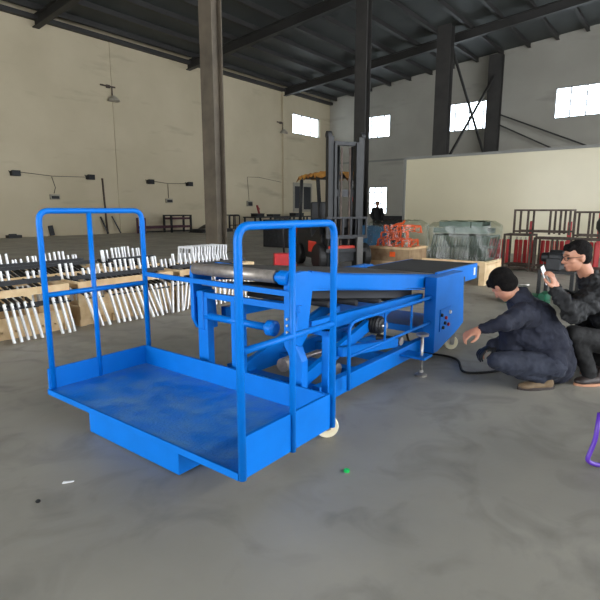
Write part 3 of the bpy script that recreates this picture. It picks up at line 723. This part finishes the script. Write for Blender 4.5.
redbar(12.47, 1.55, 0, 1.32, 'tall red bar upright at the right upper rack')
r = thing('round_bag', 'dark round bag with pink strap hanging at the right edge', 'bag', W(9.3, 1.02, 1.16))
MB().lathe((0, 0, -.22), (0, 0, 1), [(0, .06), (.04, .14), (.12, .19), (.22, .19), (.32, .14), (.38, .06)], 20).build('bag_body', mat('dark_bag', (38, 38, 34), .7, var=.1), r, smooth=True)
MB().sweep(bend([(0, -.07, .13), (0, -.03, .34), (0, .03, .34), (0, .07, .13)], .05), .016, 8).build('strap', mat('pink_strap', (200, 60, 80), .6, var=.1), r)
r = thing('hook_stand', 'slim dark pole with a hook carrying the round bag', 'stand', W(9.3, 1.02))
MB().cyl((0, -.0, .02), (0, -.0, .90), .02).build('pole', RUST, r) if False else MB().sweep(bend([(.24, 0, .02), (.24, 0, 1.56), (0, 0, 1.56), (0, 0, 1.485)], .04), .012, 8).build('hooked_pole', RUST, r)
MB().lathe((.24, 0, 0), (0, 0, 1), [(0, .15), (.015, .15), (.03, .02)], 16).build('stand_foot', RUST, r)

# green machine vice base + black motors behind the man with the phone
r = thing('green_machine_base', 'green cast machine base with a steel T handle on the floor', 'machine', W(7.6, 1.22))
MB().box(0, .35, .3, .85, 0, .06).box(.05, .3, .35, .8, .06, .14).box(0, .35, .3, .4, .06, .18).box(0, .35, .75, .85, .06, .18).build('base', GREENB, r, .01)
MB().cyl((.15, .66, .14), (.15, .66, .27), .02).cyl((.15, .56, .27), (.15, .76, .27), .02).build('t_handle', STEEL, r)
def motor(u, v, z, s, label):
    r = thing('electric_motor', label, 'motor', W(u, v, z))
    prof = [(0, .06*s), (.02*s, .13*s)]+[(.04*s+.02*s*k, .15*s if k % 2 else .13*s) for k in range(14)]+[(.36*s, .1*s), (.37*s, .02*s), (.46*s, .02*s)]
    MB().lathe((0, 0, .17*s), (0, 1, 0), prof, 18).build('motor_body', BLACKM, r)
    MB().box(-.12*s, .12*s, .05*s, .3*s, 0, .04*s).build('motor_foot', BLACKM, r); MB().box(-.07*s, .07*s, .1*s, .25*s, .31*s, .4*s).build('terminal_box', DARKM, r)
motor(7.35, .62, 0, 1, 'black electric motor on the floor behind the man with the phone, nearer one')
motor(8.0, .75, 0, 1.1, 'black electric motor on the floor right of the gearbox stand')
r = thing('gearbox_stand', 'dark gearbox assembly on a small stand behind the phone', 'gearbox', W(8.3, 1.3))
for x in (0, .5):
    for y in (.0, .45): MB().box(x, x+.05, y, y+.05, 0, .4).build('leg', BLACKM, r)
MB().box(0, .55, 0, .5, .4, .44).build('stand_top', BLACKM, r)
MB().box(.1, .45, .22, .42, .44, .62).lathe((.28, .1, .62), (0, 1, 0), [(0, .06), (.04, .09), (.1, .09), (.11, .12), (.3, .12), (.31, .08), (.42, .07)], 16).build('gearbox', DARKM, r, .01)
MB().cyl((.28, .0, .62), (.28, .1, .62), .03).build('shaft', STEEL, r)
# blue crates and black boxes behind the forklift under the low window
def bin_(u, v, label, m, w=1.0, d=.7, h=.6, z=0):
    r = thing('steel_bin', label, 'bin', W(u, v, z)); MB().box(0, w, 0, .03, 0, h).box(0, w, d-.03, d, 0, h).box(0, .03, .03, d-.03, 0, h).box(w-.03, w, .03, d-.03, 0, h).box(0.03, w-.03, .03, d-.03, .0, .04).build('bin_body', m, r)
    MB().box(-.02, w+.02, -.02, 0, h-.06, h).build('rim', m, r)
bin_(17.5, 10.6, 'teal blue steel bin behind the forklift mast', BLUEC, 1.6, 1.2, .7)
bin_(15.5, 8.8, 'teal blue steel bin between forklift and cream partition', BLUEC, 1.2, 1.3, .75)
def cabinet(u, v, label, w=.8, d=.7, h=1.2):
    r = thing('dark_cabinet', label, 'cabinet', W(u, v)); MB().box(0, w, 0, d, 0, h).build('cabinet_body', BLACKM, r, .01)
    MB().box(-.02, 0, .04, d/2-.01, .05, h-.05).build('cabinet_door', DARKM, r); MB().box(-.02, 0, d/2+.01, d-.04, .05, h-.05).build('cabinet_door', DARKM, r)
cabinet(14.0, 11.2, 'dark cabinet behind the forklift seat', 1.0, 1.4, 1.0)
cabinet(19.5, 9.6, 'dark cabinet near the far standing person', 1.0, 1.2, 1.1)

# ------------------------------------------------------------------ people
def organic(name, m, blobs, voxel, parent=None, smooth=6, loc=None, folds=0, fsize=.12):
    """one continuous skin around tapered limbs and ellipsoids, fused by a voxel remesh"""
    bm = bmesh.new()
    for b in blobs:
        if b[0] == 'L':       # limb: a, b, ra, rb
            a, c, ra, rb = Vector(b[1]), Vector(b[2]), b[3], b[4]; d = c-a; L = max(d.length, 1e-4); d.normalize()
            h = Vector((0, 0, 1)) if abs(d.z) < .9 else Vector((1, 0, 0)); n1 = d.cross(h).normalized(); n2 = d.cross(n1)
            prof = [(-ra*math.cos(t*PI/8), ra*math.sin(t*PI/8)) for t in range(0, 5)]+[(L+rb*math.sin(t*PI/8), rb*math.cos(t*PI/8)) for t in range(0, 5)]
            rings = [[bm.verts.new(a+d*x+(n1*math.cos(2*PI*k/16)+n2*math.sin(2*PI*k/16))*max(q, 1e-4)) for k in range(16)] for x, q in prof]
            for A, B in zip(rings, rings[1:]):
                for k in range(16): bm.faces.new([A[k], A[(k+1) % 16], B[(k+1) % 16], B[k]])
            bm.faces.new(rings[0][::-1]); bm.faces.new(rings[-1])
        else:                 # ellipsoid: centre, radii, rotation euler
            M = Matrix.Translation(Vector(b[1])) @ (b[3].to_4x4() if len(b) > 3 and b[3] is not None else Matrix.Identity(4)) @ Matrix.Diagonal((*b[2], 1))
            bmesh.ops.create_uvsphere(bm, u_segments=20, v_segments=14, radius=1, matrix=M)
    bmesh.ops.recalc_face_normals(bm, faces=bm.faces)
    me = bpy.data.meshes.new(name); bm.to_mesh(me); bm.free(); me.materials.append(m)
    o = bpy.data.objects.new(name, me); COL.objects.link(o)
    rm = o.modifiers.new('r', 'REMESH'); rm.mode = 'VOXEL'; rm.voxel_size = voxel; rm.use_smooth_shade = True
    sm = o.modifiers.new('s', 'SMOOTH'); sm.iterations = smooth; sm.factor = .5
    if folds:
        tx = bpy.data.textures.new(name+'_folds', 'CLOUDS'); tx.noise_scale = fsize; tx.noise_depth = 2
        dm_ = o.modifiers.new('d', 'DISPLACE'); dm_.texture = tx; dm_.strength = folds; dm_.mid_level = .5; dm_.texture_coords = 'GLOBAL'
    if parent: o.parent = parent
    return o
def chain(pts, rs): return [('L', pts[i], pts[i+1], rs[i], rs[i+1]) for i in range(len(pts)-1)]
def frame_from(fwd, up):
    f = Vector(fwd).normalized(); u = Vector(up); l = u.cross(f).normalized(); u = f.cross(l)
    return Matrix(((f.x, l.x, u.x), (f.y, l.y, u.y), (f.z, l.z, u.z)))   # columns: forward, left, up
def head_blobs(c, R, s=1.0):
    P = lambda x, y, z: Vector(c)+R @ Vector((x, y, z))*s
    b = [('E', P(-.012, 0, .03), (.098*s, .077*s, .092*s), R), ('E', P(.022, 0, -.035), (.066*s, .062*s, .078*s), R),
         ('E', P(.062, 0, -.088), (.024*s, .026*s, .02*s), R),
         ('L', P(.088, 0, .012), P(.108, 0, -.028), .009*s, .014*s), ('E', P(.092, .013, -.03), (.012*s, .01*s, .009*s), R), ('E', P(.092, -.013, -.03), (.012*s, .01*s, .009*s), R),
         ('E', P(.078, 0, -.055), (.018*s, .024*s, .007*s), R), ('E', P(.077, 0, -.066), (.017*s, .02*s, .007*s), R),
         ('L', P(.076, -.03, .022), P(.084, 0, .022), .012*s, .012*s), ('L', P(.076, .03, .022), P(.084, 0, .022), .012*s, .012*s),
         ('E', P(.055, .042, -.02), (.025*s, .02*s, .022*s), R), ('E', P(.055, -.042, -.02), (.025*s, .02*s, .022*s), R)]
    for y in (1, -1): b += [('E', P(-.005, y*.078, -.005), (.02*s, .009*s, .032*s), R), ('E', P(-.002, y*.076, -.028), (.01*s, .008*s, .012*s), R)]
    return b
def hand_blobs(wrist, R, grip, side=1, s=1.0):
    """R columns: fingers' direction, thumb side, back of hand. grip 0..1 curls the fingers"""
    P = lambda x, y, z: Vector(wrist)+R @ Vector((x, y, z))*s
    b = [('L', P(0, 0, 0), P(.03, 0, 0), .026*s, .028*s), ('E', P(.05, 0, 0), (.048*s, .042*s, .017*s), R)]
    for i, (y, L) in enumerate(((.032, .072), (.011, .08), (-.011, .074), (-.031, .058))):
        p = Vector((.09, y, 0)); a = 0; q = [p.copy()]
        for sgm, c in ((.45, .75), (.32, 1.0), (.26, .8)):
            a += c*grip*1.3; p = p+Vector((math.cos(a), y*.6, -math.sin(a)))*L*sgm; q.append(p.copy())
        q = [P(*v) for v in q]
        b += chain(q, [.0098*s, .009*s, .0082*s, .007*s])
    t = [P(.02, .03*side if side > 0 else .03, -.004), P(.048, .058, -.012-.01*grip), P(.075, .064-.012*grip, -.022-.02*grip), P(.096, .06-.022*grip, -.03-.022*grip)]
    return b+chain(t, [.015*s, .0125*s, .011*s, .0085*s])
def shoe(toe, heel, m, sole, parent, w=.045, h=.075):
    t, hl = Vector(toe), Vector(heel); d = (t-hl); L = d.length; d.normalize()
    R = frame_from(d, (0, 0, 1)); P = lambda x, y, z: hl+R @ Vector((x, y, z))
    o = organic('shoe', m, [('E', P(.05, 0, h*.55), (.06, w*.85, h*.62), R), ('E', P(L*.5, 0, h*.42), (L*.42, w*.9, h*.46), R), ('E', P(L-.07, 0, h*.38), (.075, w, h*.40), R), ('L', P(.05, 0, h*.6), P(.04, 0, h*1.15), .04, .042)], .007, parent)
    mb = MB(); pts = []
    for k in range(28):
        a = 2*PI*k/28; x = L/2-.005+math.cos(a)*(L/2+.012); y = math.sin(a)*w*(1.05 if math.cos(a) > 0 else .92); pts.append((x, y))
    bot = [mb.bm.verts.new(P(x, y, .002)) for x, y in pts]; tp = [mb.bm.verts.new(P(x, y, .022)) for x, y in pts]
    mb.bm.faces.new(bot[::-1]); mb.bm.faces.new(tp)
    for k in range(28): mb.bm.faces.new([bot[k], bot[(k+1) % 28], tp[(k+1) % 28], tp[k]])
    mb.build('sole', sole, o)

# --- man crouching at the conveyor tail, reaching out with one hand
hc = pt(503, 286, 3.74); Rh = frame_from((-.3, .62, -.72), (-.45, .5, .74))
neck = pt(520, 300, 3.76); chest = pt(531, 318, 3.77); waist = pt(548, 343, 3.78); pel = pt(553, 362, 3.78)
shn, sHf = pt(522, 314, 3.60), pt(527, 308, 3.94)
eln, wrn = pt(503, 324, 3.47), pt(480, 329, 3.52)
elf, wrf = pt(508, 338, 3.92), pt(494, 346, 3.82)
hpn, knn, ann = pt(550, 366, 3.68), pt(498, 361, 3.62), pt(540, 377, 3.66)
hpf, knf, anf = pt(552, 364, 3.88), pt(502, 353, 3.94), pt(540, 372, 3.92)
Rn = frame_from((-.86, .1, -.42), (-.4, -.3, .85))
Rf = frame_from((-.9, -.2, -.3), (-.3, 0, .95))
body = ([('L', neck, hc-Vector((-.03, 0, .0)), .055, .052)]+head_blobs(hc, Rh, .95)+chain([neck, chest, waist, pel], [.07, .125, .12, .12])
        + chain([shn, eln, wrn], [.05, .036, .026])+chain([sHf, elf, wrf], [.05, .036, .026])+[('L', chest, shn, .08, .05), ('L', chest, sHf, .08, .05)]
        + hand_blobs(wrn, Rn, .45)+hand_blobs(wrf, Rf, .5)
        + chain([hpn, knn, ann], [.07, .05, .034])+chain([hpf, knf, anf], [.07, .05, .034])+[('L', pel, hpn, .1, .07), ('L', pel, hpf, .1, .07)])
man = organic('person', SKIN, body, .006); tag(man, 'person in navy jacket and jeans crouching with back turned, one hand reaching left', 'person')
jk = chain([neck+Vector((.01, 0, -.01)), chest, waist, pel+Vector((0, 0, -.01))], [.085, .165, .17, .165])+[('L', chest, shn, .13, .085), ('L', chest, sHf, .13, .085), ('L', waist, hpn+Vector((.01, 0, .03)), .14, .115), ('L', waist, hpf+Vector((0, 0, .03)), .14, .12)]
jk += chain([shn, eln, wrn+Vector((.015, 0, .002))], [.085, .062, .045])+chain([sHf, elf, wrf], [.085, .062, .05])
o = organic('jacket', NAVY, jk+[('L', neck+Vector((-.02, 0, .02)), chest, .085, .13), ('L', pt(512, 322, 3.76), pt(512, 344, 3.76), .09, .09), ('L', pt(520, 330, 3.76), waist, .14, .15)], .009, man, 6, folds=.05, fsize=.09)
organic('trousers', JEANS, chain([hpn, knn, ann], [.11, .078, .055])+chain([hpf, knf, anf], [.11, .078, .055])+[('L', hpn, hpf, .12, .12)], .009, man, 5, folds=.035, fsize=.07)
def scalp(c, R, s, parent, fringe=0):
    P = lambda x, y, z: Vector(c)+R @ Vector((x, y, z))*s
    bl = [('E', P(-.028, 0, .048), (.104*s, .089*s, .094*s), R), ('E', P(-.05, 0, -.005), (.075*s, .084*s, .075*s), R), ('L', P(.055, -.03, .088), P(.055, .03, .088), .026*s, .026*s),
          ('L', P(.068, -.035, .07), P(.07, .03, .072), .018*s, .02*s)]
    return organic('hair', HAIR, bl, .007, parent, 3)
scalp(hc, Rh, .98, man)
organic('glove', BLACKM, hand_blobs(wrf, Rf, .5, 1, 1.15), .006, man, 3)
shoe(ann+Vector((-.17, -.02, -ann.z)), ann+Vector((.1, 0, -ann.z)), SHOE, SHOE2, man)
shoe(anf+Vector((-.20, 0, -anf.z)), anf+Vector((.06, 0, -anf.z)), SHOE, SHOE2, man)

# --- man squatting with a phone
hc = pt(576, 257, 3.80); Rh = frame_from((-.985, -.1, -.12), (-.12, 0, 1))
neck = pt(589, 280, 3.84); chest = pt(606, 302, 3.88); waist = pt(622, 330, 3.90); pel = pt(628, 350, 3.92)
shn, sHf = pt(599, 292, 3.68), pt(601, 290, 4.06)
eln, wrn = pt(572, 314, 3.58), pt(556, 288, 3.60)
elf, wrf = pt(584, 318, 4.06), pt(566, 296, 3.92)
hpn, knn, ann = pt(624, 348, 3.78), pt(575, 335, 3.74), pt(590, 374, 3.76)
hpf, knf, anf = pt(628, 350, 4.03), pt(584, 330, 4.06), pt(602, 368, 4.03)
Rn = frame_from((-.35, .05, .93), (.75, -.65, .2))
Rf = frame_from((-.8, -.2, .5), (0, .3, .9))
body = ([('L', neck, hc+Vector((.03, 0, -.02)), .058, .055)]+head_blobs(hc, Rh, .97)+chain([neck, chest, waist, pel], [.07, .125, .12, .12])
        + chain([shn, eln, wrn], [.05, .036, .026])+chain([sHf, elf, wrf], [.05, .036, .026])+[('L', chest, shn, .08, .05), ('L', chest, sHf, .08, .05)]
        + hand_blobs(wrn, Rn, .5)+hand_blobs(wrf, Rf, .5)
        + chain([hpn, knn, ann], [.07, .05, .034])+chain([hpf, knf, anf], [.07, .05, .034])+[('L', pel, hpn, .1, .07), ('L', pel, hpf, .1, .07)])
man2 = organic('person', SKIN, body, .0055, None, 3); tag(man2, 'person with glasses and black padded jacket squatting, holding up a phone', 'person')
jk = chain([neck+Vector((.02, 0, -.015)), chest, waist, pel], [.088, .155, .16, .15])+[('L', neck+Vector((.02, -.05, -.005)), neck+Vector((.02, .05, -.005)), .055, .055), ('L', neck, shn, .08, .09), ('L', neck, sHf, .08, .09), ('L', chest, shn, .12, .088), ('L', chest, sHf, .12, .088)]
jk += chain([shn, eln, wrn+Vector((.0, 0, -.02))], [.09, .072, .048])+chain([sHf, elf, wrf], [.09, .07, .05])
organic('jacket', BLACKJ, jk, .009, man2, 4, folds=.07, fsize=.055)
organic('trousers', BLACKT, chain([hpn, knn, ann], [.105, .078, .058])+chain([hpf, knf, anf], [.105, .078, .058])+[('L', hpn, hpf, .12, .12)], .009, man2, 5, folds=.03, fsize=.08)
scalp(hc, Rh, .93, man2)
shoe(ann+Vector((-.13, -.03, -ann.z)), ann+Vector((.13, 0, -ann.z)), SHOE2, SOLE, man2, .05, .09)
shoe(anf+Vector((-.19, -.03, -anf.z)), anf+Vector((.07, 0, -anf.z)), SHOE2, SOLE, man2, .05, .09)
P = lambda x, y, z: hc+Rh @ Vector((x, y, z))
g = MB()
for s in (1, -1):
    g.sweep([P(.101, s*.034+.026*math.cos(a), .004+.018*math.sin(a)) for a in [2*PI*k/14 for k in range(14)]], .0022, 6, True)
    g.cyl(P(.101, s*.06, .008), P(.0, s*.082, .008), .0022, 6)
g.cyl(P(.104, -.01, .008), P(.104, .01, .008), .0022, 6); g.build('glasses', BLACKM, man2)
for s in (1, -1):
    e = MB(); bmesh.ops.create_uvsphere(e.bm, u_segments=10, v_segments=8, radius=.0085, matrix=Matrix.Translation(P(.084, s*.031, .002)))
    e.build('eye', BLACKM, man2, smooth=True)
    MB().bar(P(.092, s*.018, .028), P(.084, s*.046, .028), .006, .005).build('eyebrow', HAIR, man2)
# phone in the raised hand
ph = wrn+Rn @ Vector((.115, .012, -.042)); Rp = Rn @ Matrix.Rotation(.0, 3, 'Z')
m = MB(); M = Matrix.Translation(ph) @ Rp.to_4x4(); m.box(-.07, .07, -.034, .034, -.004, .004, M)
ro = m.build('mobile_phone', WHITE, None, .003); tag(ro, 'white mobile phone held up in the squatting man\'s hand', 'phone')
m = MB(); m.box(-.058, .058, -.031, .031, -.0055, -.0042, M); m.build('screen', mat('phone_screen', (90, 92, 96), .15), ro)

# --- far standing person
b = Vector((3.35, 22.0, 0))
def B(x, y, z): return b+Vector((x, y, z))
pb = head_blobs(B(0, 0, 1.60), frame_from((-.3, -1, -.1), (0, 0, 1)), 1)+chain([B(0, 0, 1.5), B(0, 0, 1.32), B(0, 0, 1.1), B(0, 0, .95)], [.06, .13, .12, .12])
pb += chain([B(-.17, 0, 1.38), B(-.24, -.02, 1.1), B(-.18, -.15, .95)], [.06, .045, .035])+chain([B(.17, 0, 1.38), B(.24, -.02, 1.1), B(.2, -.12, .88)], [.06, .045, .035])
pb += chain([B(-.09, 0, .95), B(-.1, -.02, .5), B(-.1, 0, .08)], [.09, .065, .045])+chain([B(.09, 0, .95), B(.1, -.02, .5), B(.1, 0, .08)], [.09, .065, .045])+[('L', B(-.1, .03, .04), B(-.1, -.15, .03), .04, .032), ('L', B(.1, .03, .04), B(.1, -.15, .03), .04, .032)]
m3 = organic('person', SKIN, pb, .014, None, 3); tag(m3, 'person in dark clothes standing far off before the low window', 'person')
organic('coat', BLACKJ, chain([B(0, 0, 1.44), B(0, 0, 1.3), B(0, 0, 1.1), B(0, 0, .85)], [.08, .17, .16, .17])+chain([B(-.17, 0, 1.38), B(-.25, -.02, 1.1), B(-.19, -.14, .97)], [.085, .065, .055])+chain([B(.17, 0, 1.38), B(.25, -.02, 1.1), B(.2, -.11, .92)], [.085, .065, .055]), .02, m3, 3)
organic('trousers', BLACKT, chain([B(-.09, 0, .95), B(-.1, -.02, .5), B(-.1, 0, .1)], [.11, .085, .065])+chain([B(.09, 0, .95), B(.1, -.02, .5), B(.1, 0, .1)], [.11, .085, .065]), .02, m3, 3)
organic('hair', HAIR, [('E', B(0, .02, 1.65), (.09, .1, .09), None)], .014, m3, 2)

# ------------------------------------------------------------------ purple tube frame at the right edge, bits on the floor
r = thing('purple_tube_stool', 'purple tubular metal stand cut off by the right edge', 'stand', (1.845, 2.56, 0), 0)
for y in (-.1, -.45):
    MB().sweep(bend([(-.283, y, .31), (-.29, y, .16), (-.325, y, .04), (-.27, y, .016), (.28, y, .016), (.30, y, .04), (.27, y, .16), (.26, y, .31)], .03), .012, 10).build('leg_frame', PURPLE, r)
MB().sweep(bend([(-.283, -.45, .31), (-.283, -.1, .31), (.26, -.1, .31), (.26, -.45, .31)], .03), .012, 10, True).build('top_ring', PURPLE, r)
tag(MB().lathe((.245, 2.42, 0), (0, 0, 1), [(0, .012), (.002, .016), (.012, .016), (.014, .012)], 14).build('bottle_cap', BRIGHTG), 'small bright green plastic cap on the floor in the foreground', 'cap')
tag(MB().prism([(0, 0), (.05, .004), (.055, .012), (.03, .014), (.004, .02)], 'z', 0, .004).build('paper_scrap', WHITE, loc=pt(62, 483, 2.0)*1, rot=.3), 'tiny white scrap on the floor below the platform at left', 'scrap')
tag(MB().lathe((0, 0, 0), (0, 0, 1), [(0, .010), (.008, .011), (.012, .006)], 6).build('loose_nut', BLACKM), 'tiny black nut on the floor at the lower left', 'nut')
for nm, (px, py) in (('paper_scrap', (62, 484)), ('loose_nut', (38, 502))):
    o = bpy.data.objects[nm]; q = pt(px, py, 1.0); d = q-Vector((0, 0, CAMH)); q = Vector((0, 0, CAMH))+d*(CAMH/-d.z); o.location = (q.x, q.y, 0)
